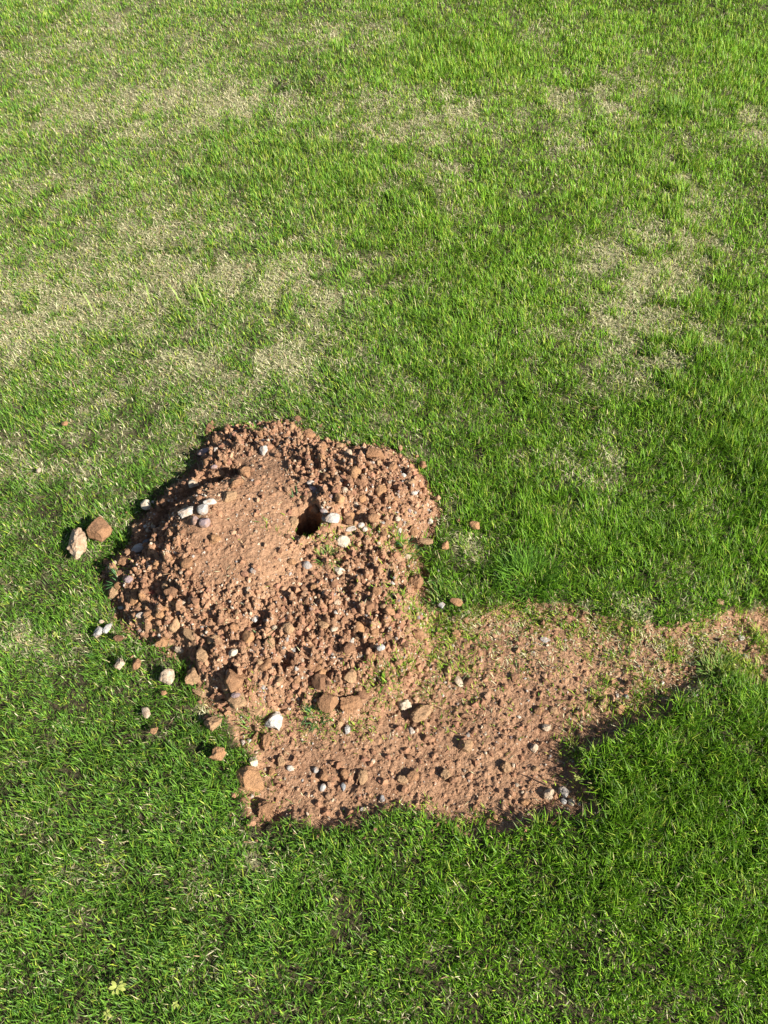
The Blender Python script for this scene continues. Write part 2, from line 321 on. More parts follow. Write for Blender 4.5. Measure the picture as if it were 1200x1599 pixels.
# ------------------------------------------------------------------ rocks
import bmesh
ICO = {}
def ico(sub):
    if sub not in ICO:
        b = bmesh.new(); bmesh.ops.create_icosphere(b, subdivisions=sub, radius=1)
        ICO[sub] = (np.array([v.co[:] for v in b.verts]), np.array([[v.index for v in f.verts] for f in b.faces])); b.free()
    return ICO[sub]
def rock_verts(shape, sub, seed, dims):
    r = np.random.default_rng(seed); v, f = ico(sub); v = v.copy()
    ncut, lo, hi = dict(r=(9, .66, .9), a=(14, .5, .8), c=(14, .58, .86), f=(10, .62, .88))[shape]
    for _ in range(ncut):
        nrm = r.normal(size=3); nrm /= np.linalg.norm(nrm); d = r.uniform(lo, hi)
        e = np.maximum(v @ nrm - d, 0); v -= np.outer(e, nrm) * .93
    ln = np.linalg.norm(v, axis=1, keepdims=True)
    a1, a2, a3 = dict(r=(.10, .02, 0), a=(.10, .06, .035), c=(.17, .13, .085), f=(.12, .06, .03))[shape]
    v = v * (1 + (a1 * n3(v, 1.3, seed) + a2 * n3(v, 3.7, seed + 1) + a3 * n3(v, 8.5, seed + 2) + a3 * .5 * n3(v, 19, seed + 3))[:, None])
    v -= (v.max(0) + v.min(0)) / 2; v /= (v.max(0) - v.min(0)) / 2
    return v * np.array(dims), f
TABLE = [
# px, py, w, h, angle(image degrees, ccw), colour, shape, name, label
(125,857,25,50,4,'pinkish','c','stone','large pale tan elongated stone lying upright in the grass left of the mound'),
(162,835,34,40,0,'brown','a','soil_clod','pointed angular brown clod in the grass beside the elongated pale stone'),
(231,794,15,19,10,'cream','r','pebble','cream teardrop pebble at the upper left rim of the mound'),
(214,825,17,20,-10,'tan','c','soil_clod','tan clod on the mound rim just below the cream teardrop pebble'),
(216,858,20,14,30,'white','r','pebble','white oblong pebble tilted on the left rim of the mound'),
(228,844,13,7,45,'slate','r','pebble','thin blue grey pebble touching the white oblong one on the left rim'),
(180,884,10,12,0,'pale','r','pebble','round pale pebble alone among clods right of the pointed brown clod'),
(292,802,25,14,30,'white','c','stone','lumpy white stone, lower left of the cluster in the shaded gully'),
(317,797,17,18,0,'grey','r','stone','light grey rounded stone in the middle of the cluster in the shaded gully'),
(328,783,20,12,10,'white','a','stone','greenish white flat stone at the top of the cluster in the shaded gully'),
(305,813,11,16,0,'purple','r','pebble','small purplish pebble under the lumpy white stone in the gully'),
(320,817,17,17,15,'purple','r','stone','rounded purplish grey stone lowest in the gully cluster'),
(358,776,26,17,20,'tan','c','soil_clod','tan clod on the crest right of the grey stone cluster'),
(369,754,24,14,40,'brown','c','soil_clod','long brown clod tilted on the crest above the tan one'),
(382,738,19,20,0,'brown','c','soil_clod','rounded brown clod at the top end of the dark gully'),
(336,841,20,14,0,'orange','c','soil_clod','orange tan clod on the ledge below the gully stones'),
(412,703,12,19,5,'white','r','pebble','white upright oval pebble near the back of the mound'),
(410,688,10,8,0,'grey','r','pebble','small grey pebble above the white upright oval one'),
(345,682,12,12,0,'tan','c','soil_clod','small tan clod at the back left edge against the grass'),
(321,706,25,11,25,'purple','f','stone','flat purplish slab at the back left edge of the mound'),
(328,672,17,17,0,'dark','c','soil_clod','dark clod half under the grass at the back left corner of the mound'),
(394,890,11,8,-35,'slate','r','pebble','small slate grey pebble alone on the smooth crest'),
(304,758,15,13,0,'cream','a','stone','lumpy cream stone on the slope above the gully'),
(316,761,8,7,0,'white','r','pebble','tiny white pebble right beside the lumpy cream stone'),
(335,730,11,9,0,'purple','r','pebble','purplish pebble between clods at the top left of the slope'),
(237,925,11,9,0,'red','a','pebble','brick red pebble on the left slope of the mound'),
(180,929,17,17,0,'tan','c','soil_clod','tan clod at the far left foot of the mound'),
(186,915,13,12,0,'orange','r','soil_clod','yellowish clod just above the tan one at the far left foot'),
(189,948,10,6,0,'white','r','pebble','small white pebble at the left foot under the tan clod'),
(202,906,12,12,0,'purple','r','pebble','mauve pebble by the yellowish clod at the left foot'),
(220,960,15,8,15,'white','r','pebble','flat white pebble on the lower left slope'),
(157,992,12,16,-20,'grey','c','stone','speckled grey stone in the grass, left one of the touching pair'),
(171,985,10,17,-20,'grey','c','stone','speckled grey stone in the grass, right one of the touching pair'),
(162,975,8,6,0,'pale','r','pebble','tiny pale pebble in the grass just above the grey pair'),
(189,1001,15,10,-15,'dark','c','soil_clod','dark clod in the grass at the lower left foot, right of the grey pair'),
(191,1041,15,18,10,'pale','c','stone','pinkish white lumpy stone in the grass below the grey pair'),
(217,1041,13,17,0,'brown','c','soil_clod','brown clod in the grass beside the pinkish white lumpy stone'),
(264,1063,24,23,20,'pale','c','stone','rough round pale stone in the grass below the mound'),
(259,1086,10,8,0,'orange','c','pebble','small orange pebble in the grass right under the rough round pale stone'),
(231,1116,11,19,25,'pale','f','stone','thin flat tan stone standing in the grass below the rough round pale stone'),
(244,1145,11,11,0,'orange','c','pebble','pinkish pebble lowest in the grass at the lower left of the mound'),
(333,1134,29,22,0,'tan','c','soil_clod','broad tan clod in the grass left of the white triangular stone'),
(343,1181,23,19,0,'orange','c','soil_clod','rough orange brown clod sunk in grass below the broad tan one'),
(306,1057,25,27,0,'tan','c','soil_clod','big tan clod at the lower left foot of the mound'),
(317,1081,32,15,-8,'tan','f','soil_clod','flat wide tan clod under the big one at the lower left foot'),
(317,1022,18,25,0,'tan','c','soil_clod','upright tan clod above the big one at the lower left foot'),
(364,1018,15,11,40,'cream','r','pebble','cream oval pebble tilted on the lower slope'),
(399,966,9,12,-20,'white','r','pebble','white pebble above the dark pit in the lower slope'),
(299,993,29,13,-35,'tan','a','soil_clod','long tan clod lying diagonally on the lower left slope'),
(257,1009,21,15,10,'orange','c','soil_clod','orange clod at the lower left edge of the mound'),
(281,1016,15,12,0,'pale','c','soil_clod','pale clod beside the orange one at the lower left edge'),
(369,1064,34,36,20,'brown','a','soil_clod','largest brown clod on the front foot of the mound'),
(372,1097,25,26,30,'tan','a','soil_clod','angular tan clod just below the largest brown clod'),
(368,1084,14,8,10,'purple','r','pebble','mauve pebble resting between the two biggest front clods'),
(347,1057,8,7,0,'orange','r','pebble','yellow orange pebble left of the largest brown clod'),
(358,1050,11,11,0,'pale','r','pebble','pale round pebble on top of the front foot beside the orange one'),
(400,1110,26,14,15,'tan','f','soil_clod','flat tan clod between the grass and the front foot above the white triangular stone'),
(334,999,22,14,0,'tan','c','soil_clod','tan round clod in the middle of the lower left slope'),
(484,679,19,20,0,'brown','c','soil_clod','round brown clod standing up at the back edge against the grass'),
(455,667,11,13,-20,'tan','c','soil_clod','tan clod in the grass fringe left of the round brown one'),
(466,660,11,10,0,'dark','c','soil_clod','dark clod at the very back edge of the mound'),
(505,699,18,15,0,'brown','c','soil_clod','brown clod on the back right rim, first from the round brown one'),
(531,697,12,12,0,'tan','c','soil_clod','small tan clod on the back rim in front of the grass'),
(544,708,13,12,0,'pale','c','soil_clod','pale clod on the back right rim left of the big slab'),
(588,712,29,22,-30,'brown','a','soil_clod','big angular brown slab clod on the back right rim'),
(502,713,13,15,10,'orange','c','soil_clod','pale orange clod behind the back rim'),
(486,755,13,10,20,'white','r','pebble','white pebble above the burrow hole'),
(490,762,15,8,-30,'purple','r','pebble','mauve curved pebble touching the white one above the burrow hole'),
(521,818,24,18,30,'white','a','stone','large white stone at the right side of the burrow hole'),
(539,765,11,12,0,'pale','r','pebble','pale round pebble right above the burrow hole'),
(490,779,9,8,0,'orange','r','pebble','yellow orange pebble at the upper lip of the burrow hole'),
(481,844,13,16,0,'pale','r','stone','pale upright stone at the lower lip of the burrow hole'),
(462,833,15,17,10,'tan','c','soil_clod','tan clod at the lower left lip of the burrow hole'),
(497,836,16,18,0,'brown','c','soil_clod','brown clod between the burrow hole and the large white stone'),
(537,846,20,20,20,'cream','a','stone','cream crumbly stone below the large white stone'),
(548,825,17,9,15,'white','f','stone','flat white stone right of the large white stone'),
(543,815,17,16,0,'dark','c','soil_clod','dark brown clod right of the large white stone'),
(564,819,11,10,0,'white','r','pebble','white round pebble on the right lobe, upper one of two'),
(570,825,9,9,0,'white','r','pebble','white round pebble on the right lobe, lower one of two'),
(480,883,16,12,-15,'grey','r','pebble','smooth grey pebble in the middle of the mound under the grass sprouts'),
(529,891,19,14,-25,'cream','a','stone','cream angular stone below the grass sprouts on the mound'),
(456,876,14,10,0,'orange','c','pebble','pinkish pebble left of the smooth grey one in the middle of the mound'),
(641,756,17,17,20,'tan','c','soil_clod','tan clod near the right edge of the mound'),
(660,732,13,13,0,'brown','c','soil_clod','brown clod at the back right corner of the mound'),
(631,741,9,7,0,'white','r','pebble','white pebble at the back right near the rim'),
(647,771,11,8,25,'white','r','pebble','white pebble on the right slope below the tan clod'),
(621,809,9,9,-20,'cream','r','pebble','cream pebble on the right slope facing the viewer'),
(624,829,8,9,0,'white','r','pebble','white pebble at the lower right foot of the right lobe'),
(647,829,13,17,10,'brown','c','soil_clod','brown clod at the right foot of the right lobe'),
(672,813,9,10,0,'white','r','pebble','white pebble in the grass fringe at the right foot'),
(683,783,10,11,0,'tan','c','soil_clod','small tan clod in the grass fringe at the right edge'),
(665,850,22,11,-10,'tan','f','soil_clod','flat tan clod in the grass right of the mound'),
(695,856,11,15,0,'orange','a','soil_clod','upright orange tan clod in the grass right of the mound'),
(741,826,17,13,-30,'orange','a','soil_clod','lone orange clod lying farthest right in the grass behind the bare patch'),
(712,944,20,12,-25,'orange','f','soil_clod','orange flat clod at the grass edge above the bare patch'),
(689,951,11,9,0,'grey','c','stone','grey pebble stone left of the orange flat clod at the grass edge'),
(649,912,25,29,0,'brown','c','soil_clod','large brown clod on the right edge of the mound'),
(637,869,12,9,-20,'pale','r','pebble','pale pebble above the large brown clod on the right edge'),
(613,912,9,8,0,'white','r','pebble','white pebble left of the large brown clod on the right edge'),
(429,1128,38,28,22,'white','a','stone','white triangular stone, biggest pale stone, in front of the mound'),
(513,1099,31,31,20,'brown','a','soil_clod','big rounded brown clod behind the front grass sprouts'),
(549,1103,33,27,10,'brown','c','soil_clod','knobbly brown clod right of the big rounded one'),
(500,1064,24,26,40,'dark','a','soil_clod','dark clod standing behind the big rounded brown one'),
(549,1056,24,19,35,'tan','a','stone','angular tan stone on the front slope, above the knobbly clod'),
(660,1113,40,23,22,'tan','c','soil_clod','large oblong tan clod on the bare patch with a shadow at its left'),
(632,1100,20,17,10,'cream','c','stone','cream rough stone left of the large oblong tan clod'),
(595,1010,13,10,10,'grey','r','pebble','light grey pebble on the right part of the front slope'),
(543,1138,9,14,0,'grey','c','pebble','grey pebble on the bare patch below the knobbly clod'),
(530,1131,11,16,-30,'tan','c','soil_clod','small tan clod left of the grey pebble below the knobbly clod'),
(643,1140,9,11,30,'white','r','pebble','white pebble below the large oblong tan clod'),
(522,981,12,9,0,'cream','a','pebble','cream angular pebble in the middle of the front slope'),
(527,939,12,10,0,'pale','r','pebble','pale pebble on the front slope above the cream angular one'),
(424,1003,11,19,25,'tan','c','soil_clod','upright tan clod right of the dark pit in the lower slope'),
(415,1159,18,27,5,'brown','c','soil_clod','upright brown clod below the white triangular stone'),
(397,1153,11,20,-10,'brown','c','soil_clod','narrow brown clod left of the upright brown one'),
(379,1159,8,9,0,'white','r','pebble','white pebble by the grass below the white triangular stone, left one'),
(389,1156,6,6,0,'white','r','pebble','tiny white pebble right of another white one below the triangular stone'),
(396,1190,14,16,0,'cream','c','stone','dull cream stone above the big left clod of the bare patch'),
(392,1219,46,33,-15,'orange','a','soil_clod','biggest clod, a broad orange brown lump at the left end of the bare patch'),
(416,1267,28,25,-20,'brown','c','soil_clod','brown clod buried in grass under the broad lump at the left end'),
(453,1199,11,8,0,'white','r','pebble','white oval pebble on the left part of the bare patch'),
(504,1229,8,12,-25,'grey','r','pebble','bluish grey pebble on the left part of the bare patch'),
(536,1228,8,12,0,'slate','r','pebble','slate pebble right of the bluish grey one on the bare patch'),
(505,1211,14,17,0,'brown','c','soil_clod','brown lump with a black shadow, left of three in a row on the bare patch'),
(538,1209,13,16,0,'brown','c','soil_clod','brown lump with a black shadow, middle of three in a row on the bare patch'),
(567,1213,15,22,0,'tan','c','soil_clod','tan lump with a black shadow, right of three in a row on the bare patch'),
(567,1263,9,6,20,'white','r','pebble','small white pebble at the front grass edge of the bare patch'),
(597,1246,8,10,0,'slate','r','pebble','dark slate pebble at the front edge of the bare patch'),
(440,1188,12,15,0,'tan','c','soil_clod','tan lump above the white oval pebble on the bare patch'),
(424,1204,10,14,0,'orange','c','soil_clod','orange lump right of the biggest clod on the bare patch'),
(629,1216,17,12,0,'tan','c','soil_clod','tan lump in the middle front of the bare patch'),
(728,1164,21,19,0,'tan','c','soil_clod','round tan lump in the centre of the bare patch'),
(697,1209,17,16,0,'tan','c','soil_clod','tan lump lower left of the centre of the bare patch'),
(790,1197,17,17,10,'tan','c','soil_clod','tan lump right of the centre of the bare patch'),
(717,1063,15,17,0,'pale','f','stone','pale flat stone on the upper left of the bare patch'),
(700,1048,12,17,0,'tan','c','soil_clod','tan lump left of the pale flat stone'),
(713,990,14,14,0,'orange','c','soil_clod','orange lump at the top left of the bare patch'),
(852,998,15,9,-10,'grey','f','stone','grey flat stone in the upper part of the bare patch'),
(865,1109,12,11,0,'tan','c','soil_clod','tan lump on the upper right of the bare patch'),
(854,1135,14,10,0,'pale','c','stone','pale stone on the right of the bare patch below the tan lump'),
(835,1168,12,12,0,'pale','c','stone','pale stone with shadow near the right side of the bare patch'),
(857,1240,17,15,0,'pale','c','stone','rough pale round stone at the lower right corner of the bare patch'),
(881,1236,16,16,0,'grey','c','stone','light grey stone under the grass shadow at the lower right corner'),
(881,1250,9,9,0,'grey','r','pebble','smooth grey pebble touching the light grey stone at the lower right corner'),
(894,1252,10,11,0,'cream','c','pebble','cream pebble right of the smooth grey one at the lower right corner'),
(905,1254,6,7,0,'slate','r','pebble','tiny slate pebble last on the right at the lower right corner'),
(821,1252,14,9,10,'orange','c','soil_clod','orange lump at the front right edge of the bare patch'),
(774,1276,8,9,0,'orange','c','soil_clod','small orange lump under the front grass edge of the bare patch'),
(104,667,9,8,0,'orange','r','pebble','lone pinkish pebble in the lawn far above left of the mound'),
(64,740,7,7,0,'pale','r','pebble','lone pale pebble in the lawn near the left side of the picture'),
(1159,995,9,9,0,'white','r','pebble','white pebble in the bare soil at the far right'),
(1165,1024,7,7,0,'grey','r','pebble','grey pebble below the white one in the bare soil at the far right'),
]
CATS = dict(stone='stone', pebble='pebble', soil_clod='soil clod')
placed = []
for k, (px, py, wd, ht, ang, colr, shp, nm, lab) in enumerate(TABLE):
    X, Y, Z = at(px, py, .006); s = math.sqrt(X * X + Y * Y + (CH - Z) ** 2) / F
    W = wd * s * 1.04 / 2; D = ht * s * 1.06 / 2; T = min(W, D) * (.78 if shp != 'f' else .45) * (1.0 if max(wd, ht) > 12 else .85)
    qx, qy = np.meshgrid(np.linspace(-1, 1, 7), np.linspace(-1, 1, 7)); qm = np.hypot(qx, qy) < 1
    Z = max(Z, float(np.percentile(Hs(X + qx[qm] * W, Y + qy[qm] * D), 70)))
    onlawn = float(samp(SD, np.array([X]), np.array([Y]))[0]) < 0
    sub = 5 if max(wd, ht) > 27 else 4 if max(wd, ht) > 13 else 3
    if 'triangular' in lab: W *= 1.3
    v, f = rock_verts(shp, sub, 100 + k, (W, D, T))
    if nm == 'soil_clod' and 'pointed' in lab: v[:, 1] *= 1 + .0 * v[:, 0]; v[:, 0] *= np.where(v[:, 1] > 0, 1 - .75 * v[:, 1] / D, 1); v[:, 0] -= np.maximum(v[:, 1], 0) * .25
    if 'triangular' in lab: v[:, 0] *= np.clip(.12 + 1.0 * (v[:, 1] / D + 1) / 2, 0, 1)
    me = mesh_np(nm, v, [f], True); me.materials.append(MR[colr])
    o = link(nm, me); o.rotation_euler = ((0 if sub < 4 else rng.uniform(-.1, .1)), rng.uniform(-.1, .1), math.radians(ang))
    if 'gully' in lab and nm != 'soil_clod': v = v * 1.3; T *= 1.7
    lift = .48 * T + (.018 if onlawn else 0)
    o.location = (X, Y, Z + lift); tag(o, lab, CATS[nm]); placed.append((X, Y, max(W, D)))
# repeats scattered over the rubble, alike within their zone
ZONES = [ # zone polygon px, clods, pebbles, where
 ([(300,740),(345,760),(330,850),(300,890),(290,990),(240,1000),(190,975),(170,900),(215,840),(260,765)], 74, 34, "on the rubble of the mound's left slope"),
 ([(320,690),(380,668),(450,664),(500,690),(490,740),(440,730),(390,735),(340,760),(312,735)], 38, 36, 'on the back slope of the mound'),
 ([(505,705),(600,712),(655,740),(682,800),(640,838),(560,838),(505,830),(495,770)], 46, 64, 'on the right lobe of the mound'),
 ([(310,960),(420,930),(520,900),(655,930),(660,1010),(600,1090),(430,1100),(320,1060)], 84, 66, 'on the front slope of the mound'),
 ([(410,1140),(600,1130),(690,1060),(900,1040),(1040,1080),(900,1150),(880,1220),(720,1280),(600,1245),(420,1250)], 24, 20, 'on the flat bare patch'),
]
VAR = {}
for shp in 'cr':
    for q in range(9):
        v, f = rock_verts(shp, 3, 900 + q + (50 if shp == 'r' else 0), (.01, .01 * rng.uniform(.7, .95), .01 * rng.uniform(.6, .8)))
        VAR[shp, q] = (v, f)
def zone_points(poly, n, rmin, seed):
    r = np.random.default_rng(seed); P = np.array(poly, float); out = []; tries = 0
    while len(out) < n and tries < n * 60:
        tries += 1; p = r.uniform(P.min(0), P.max(0)); 
        if poly_sdf(poly, p[:1], p[1:])[0] < 3: continue
        X, Y, Z = at(p[0], p[1]); 
        if float(samp(smooth, np.array([X]), np.array([Y]))[0]) > .45: continue
        if float(samp(hole, np.array([X]), np.array([Y]))[0]) > .004: continue
        if any(math.hypot(X - a, Y - b) < (c * .9 + rmin) for a, b, c in placed): continue
        out.append((X, Y, Z))
    return out
proto = {}
for zi, (poly, nc, npb, where) in enumerate(ZONES):
    for kind, cnt in (('soil_clod', nc), ('pebble', npb)):
        for (X, Y, Z) in zone_points(poly, cnt, .005, zi * 10 + len(kind)):
            if kind == 'soil_clod':
                R = min(.0042 + rng.pareto(1.7) * .0034, .0160) * (.8 if zi == 4 else 1); q = int(rng.integers(9)); colr = rng.choice(['brown', 'brown', 'tan', 'orange', 'dark']); key = ('c', q, str(colr))
            else:
                R = min(.0026 + rng.pareto(2.2) * .0020, .0070); q = int(rng.integers(9)); colr = rng.choice(['white', 'pale', 'cream', 'grey', 'purple', 'pale']); key = ('r', q, str(colr))
            if key not in proto:
                v, f = VAR[key[0], q]; me = mesh_np(kind, v, [f], True); me.materials.append(MR[key[2]]); proto[key] = me
            o = bpy.data.objects.new(kind, proto[key]); sc.collection.objects.link(o)
            o.scale = (R * 100, R * 100, R * 100); o.rotation_euler = (rng.uniform(-.5, .5), rng.uniform(-.5, .5), rng.uniform(0, 6.28)); o.location = (X, Y, Z + R * .3)
            placed.append((X, Y, R))
            if kind == 'soil_clod': tag(o, ('fingertip-sized ' if R < .0062 else 'thumbnail-sized ' if R < .0098 else 'walnut-sized ') + dict(brown='reddish brown', tan='pale tan', orange='orange brown', dark='dark brown')[str(colr)] + ' soil clod ' + where, 'soil clod', 'small soil clods ' + where)
            else: tag(o, ('lentil-sized ' if R < .0042 else 'pea-sized ') + dict(purple='purplish').get(str(colr), str(colr)) + ' pebble ' + where, 'pebble', 'small pebbles ' + where)
# crumbs too many to count
def crumbs(name, n, rlo, rhi, al, cols, dens, label, cat, seed):
    r = np.random.default_rng(seed); v0, f0 = ico(1)
    x = r.uniform(-.74, 1.02, n * 6); y = r.uniform(.29, 1.42, n * 6); keep = r.random(n * 6) < dens(x, y); x = x[keep][:n]; y = y[keep][:n]; big = np.array([q for q in placed if q[2] > .006]); ok = np.ones(len(x), bool)
    for a, b, c in big: ok &= np.hypot(x - a, y - b) > c * .8
    x = x[ok]; y = y[ok]; m = len(x)
    R = np.minimum(rlo * (1 - r.random(m)) ** (-1 / al), rhi); z = Hs(x, y) + R * r.uniform(-.1, .5, m) + .008 * r.random(m) * (samp(SD, x, y) < -.005)
    d = 1 + r.uniform(-.36, .34, (m, len(v0)))
    S = R[:, None] * r.uniform(.65, 1.15, (m, 3)); a = r.uniform(0, 6.28, m); ca, sa = np.cos(a), np.sin(a)
    v = v0[None] * d[..., None] * S[:, None, :]
    vx = v[..., 0] * ca[:, None] - v[..., 1] * sa[:, None]; vy = v[..., 0] * sa[:, None] + v[..., 1] * ca[:, None]
    V = np.stack([vx + x[:, None], vy + y[:, None], v[..., 2] + z[:, None]], -1).reshape(-1, 3)
    Fc = (f0[None] + (np.arange(m) * len(v0))[:, None, None]).reshape(-1, 3)
    me = mesh_np(name, V, [Fc], False)
    c = np.array(cols)[r.integers(len(cols), size=m)] * r.uniform(.75, 1.2, (m, 1)); vcol(me, 'col', np.repeat(c, len(v0), 0))
    mt, t, p = mat(name.replace('_', ' ')); at_ = N(t, 'ShaderNodeVertexColor', layer_name='col'); g = N(t, 'ShaderNodeNewGeometry').outputs['Position']
    t.links.new(mixc(t, rng_(t, noise(t, g, 300, 3), .4, .7, 0, .5), at_.outputs[0], (.38, .22, .115)), p.inputs['Base Color']); bump(t, p, [(noise(t, g, 400, 3, .7), .002)])
    me.materials.append(mt); tag(link(name, me), label, cat, kind='stuff')
def dens_soil(x, y):
    s = samp(SD, x, y); m = samp(SM, x, y); sm = samp(smooth, x, y); ho = samp(hole, x, y)
    return (sstep(-.012, .006, s) + .22 * sstep(-.08, -.01, s)) * (1 - .88 * sm) * np.where(m > 0, 1, .16) * (ho < .03)
crumbs('soil_crumbs', 34000, .0009, .0078, 1.75, [(.29, .15, .086), (.30, .155, .09), (.19, .095, .055), (.38, .225, .135), (.33, .18, .103), (.17, .087, .052), (.26, .125, .08)], dens_soil, 'loose reddish brown soil crumbs strewn over the mound and bare patch', 'soil crumbs', 3)
crumbs('grit', 3600, .0013, .0038, 2.0, [(.5, .45, .37), (.44, .36, .26), (.33, .31, .29), (.5, .40, .29)], dens_soil, 'fine pale grit strewn over the mound and bare patch', 'grit', 4)

def candidates(base, seed):
    r = np.random.default_rng(seed); xs, ys = [], []
    A_ = 8.4 * 7.5; nn = int(A_ * base); x = r.uniform(-4.15, 4.15, nn); y = r.uniform(-.85, 6.5, nn)
    d = np.sqrt(x * x + y * y + CH * CH); p = np.clip(1.75 / d, 0, 1) ** 1.25
    p = p * np.where(inview(x, y, .12), 1, np.where(inview(x, y, .30), .8, np.where(inview(x, y, .65), .5, np.where(inview(x, y, 1.1), .34, .22))))
    k = r.random(nn) < p; return x[k], y[k], d[k], r
def lawn_density(x, y):
    sd_ = samp(SD, x, y); g = sstep(.008, -.012, sd_); s = np.where(sd_ > -.01, sprs(x, y) + .28 * sstep(.035, 0, sd_) * (clump(x, y) + .2).clip(0, 1), 0) * (.5 + .9 * (clump(x, y) + .3).clip(0, 1) * 1.4); return np.maximum(g, s), sd_
def blades(name, x, y, L, Wd, az, lean, curl, col, tipcol, m, z0=None):
    k = len(x); z = Hs(x, y) - .002 if z0 is None else z0
    dx, dy = np.cos(az), np.sin(az); sx, sy = -dy, dx; B = np.stack([x, y, z], -1)
    D1 = np.stack([dx * np.sin(lean), dy * np.sin(lean), np.cos(lean)], -1); l2 = lean + curl; D2 = np.stack([dx * np.sin(l2), dy * np.sin(l2), np.cos(l2)], -1)
    S = np.stack([sx, sy, 0 * sx], -1) * (Wd / 2)[:, None]
    mid = B + D1 * (L * .52)[:, None]; tip = mid + D2 * (L * .48)[:, None]
    V = np.stack([B - S * .8, B + S * .8, mid + S, mid - S, tip], 1)
    h = Hs(V[:, 2:, 0].ravel(), V[:, 2:, 1].ravel()).reshape(k, 3) + .001; V[:, 2:, 2] = np.maximum(V[:, 2:, 2], h)
    V = V.reshape(-1, 3)
    b = (np.arange(k) * 5)[:, None]; q = b + np.array([[0, 1, 2, 3]]); t = b + np.array([[3, 2, 4]])
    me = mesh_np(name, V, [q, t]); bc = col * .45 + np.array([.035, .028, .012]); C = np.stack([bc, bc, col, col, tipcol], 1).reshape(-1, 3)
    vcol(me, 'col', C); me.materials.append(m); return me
# green blades
x, y, d, r = candidates(125000, 5); dn, sd_ = lawn_density(x, y); dr = dry(x, y); lu = lush(x, y)
p = dn * (1 - .62 * dr) * np.clip(.70 + .3 * lu + .9 * clump(x, y), .15, 1); k = r.random(len(x)) < p
x, y, d, dr, lu, sd_ = x[k], y[k], d[k], dr[k], lu[k], sd_[k]; m = len(x); tn = tone(x, y)
isl = sd_ > .004
L = (.0175 + .022 * lu) * (1 + .45 * clump2(x, y)) * r.uniform(.55, 1.35, m) * (1 - .45 * dr) * np.where(isl, .75, 1); L = np.where(r.random(m) < .02, L * 1.5, L)
Wd = r.uniform(.0008, .0019, m) * np.where(r.random(m) < .06, 1.8, 1) * np.clip(d / 1.75, 1, 3) ** .55 * np.where(inview(x, y, .3), 1, 1.5)
az = r.normal(0, 1.6, m) + ddir(x, y) * 3 + cdir(x, y) * 4.5 + .8; lean = np.abs(r.normal(.30, .28, m)).clip(0, 1.35); lean = lean + .2 * (1 - lu.clip(0, 1)); curl = r.uniform(.0, .75, m)
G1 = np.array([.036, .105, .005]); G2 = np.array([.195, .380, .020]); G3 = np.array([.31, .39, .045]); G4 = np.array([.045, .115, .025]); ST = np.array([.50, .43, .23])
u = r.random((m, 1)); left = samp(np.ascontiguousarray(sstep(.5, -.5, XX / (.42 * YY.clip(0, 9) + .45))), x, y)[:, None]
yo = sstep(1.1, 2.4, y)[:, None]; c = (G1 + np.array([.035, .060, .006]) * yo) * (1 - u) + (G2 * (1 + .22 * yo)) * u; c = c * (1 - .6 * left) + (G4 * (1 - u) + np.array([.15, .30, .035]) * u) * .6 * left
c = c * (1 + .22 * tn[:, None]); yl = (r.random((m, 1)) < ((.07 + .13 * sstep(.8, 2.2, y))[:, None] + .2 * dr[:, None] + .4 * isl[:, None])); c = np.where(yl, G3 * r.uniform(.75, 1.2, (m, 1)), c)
stb = r.random((m, 1)) < (.015 + .10 * dr[:, None]); c = np.where(stb, ST * r.uniform(.6, 1.1, (m, 1)), c)
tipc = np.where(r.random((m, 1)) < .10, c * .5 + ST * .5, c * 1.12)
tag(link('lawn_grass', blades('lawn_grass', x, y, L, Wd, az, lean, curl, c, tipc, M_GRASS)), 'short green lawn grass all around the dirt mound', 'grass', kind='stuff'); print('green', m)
# dry thatch
x, y, d, r = candidates(42000, 6); dn, sd_ = lawn_density(x, y); dr = dry(x, y); k = r.random(len(x)) < .012 * (sd_ > 0) + np.maximum(dn, .35 * sstep(.03, .0, sd_)) * (.02 + .98 * dr ** .85)
x, y, d, sd_ = x[k], y[k], d[k], sd_[k]; m = len(x)
L = r.uniform(.006, .019, m); Wd = r.uniform(.0008, .0018, m) * np.clip(d / 1.75, 1, 3) ** .35 * np.where(inview(x, y, .3), 1, 1.4); az = r.uniform(0, 6.283, m); lean = r.uniform(.6, 1.5, m)
c = np.array([.66, .61, .37]) * r.uniform(.5, 1.12, (m, 1)) * np.array([1, 1, 1]); br = r.random((m, 1)) < .12; c = np.where(br, c * np.array([.75, .55, .5]), c)
z0 = Hs(x, y) + r.uniform(0, .008, m) * (sd_ < 0)
tag(link('dry_thatch', blades('dry_thatch', x, y, L, Wd, az, lean, r.uniform(-.3, .4, m), c, c * 1.05, M_STRAW, z0)), 'dead straw coloured grass in the thin patches of the lawn', 'dry grass', kind='stuff'); print('dry', m)

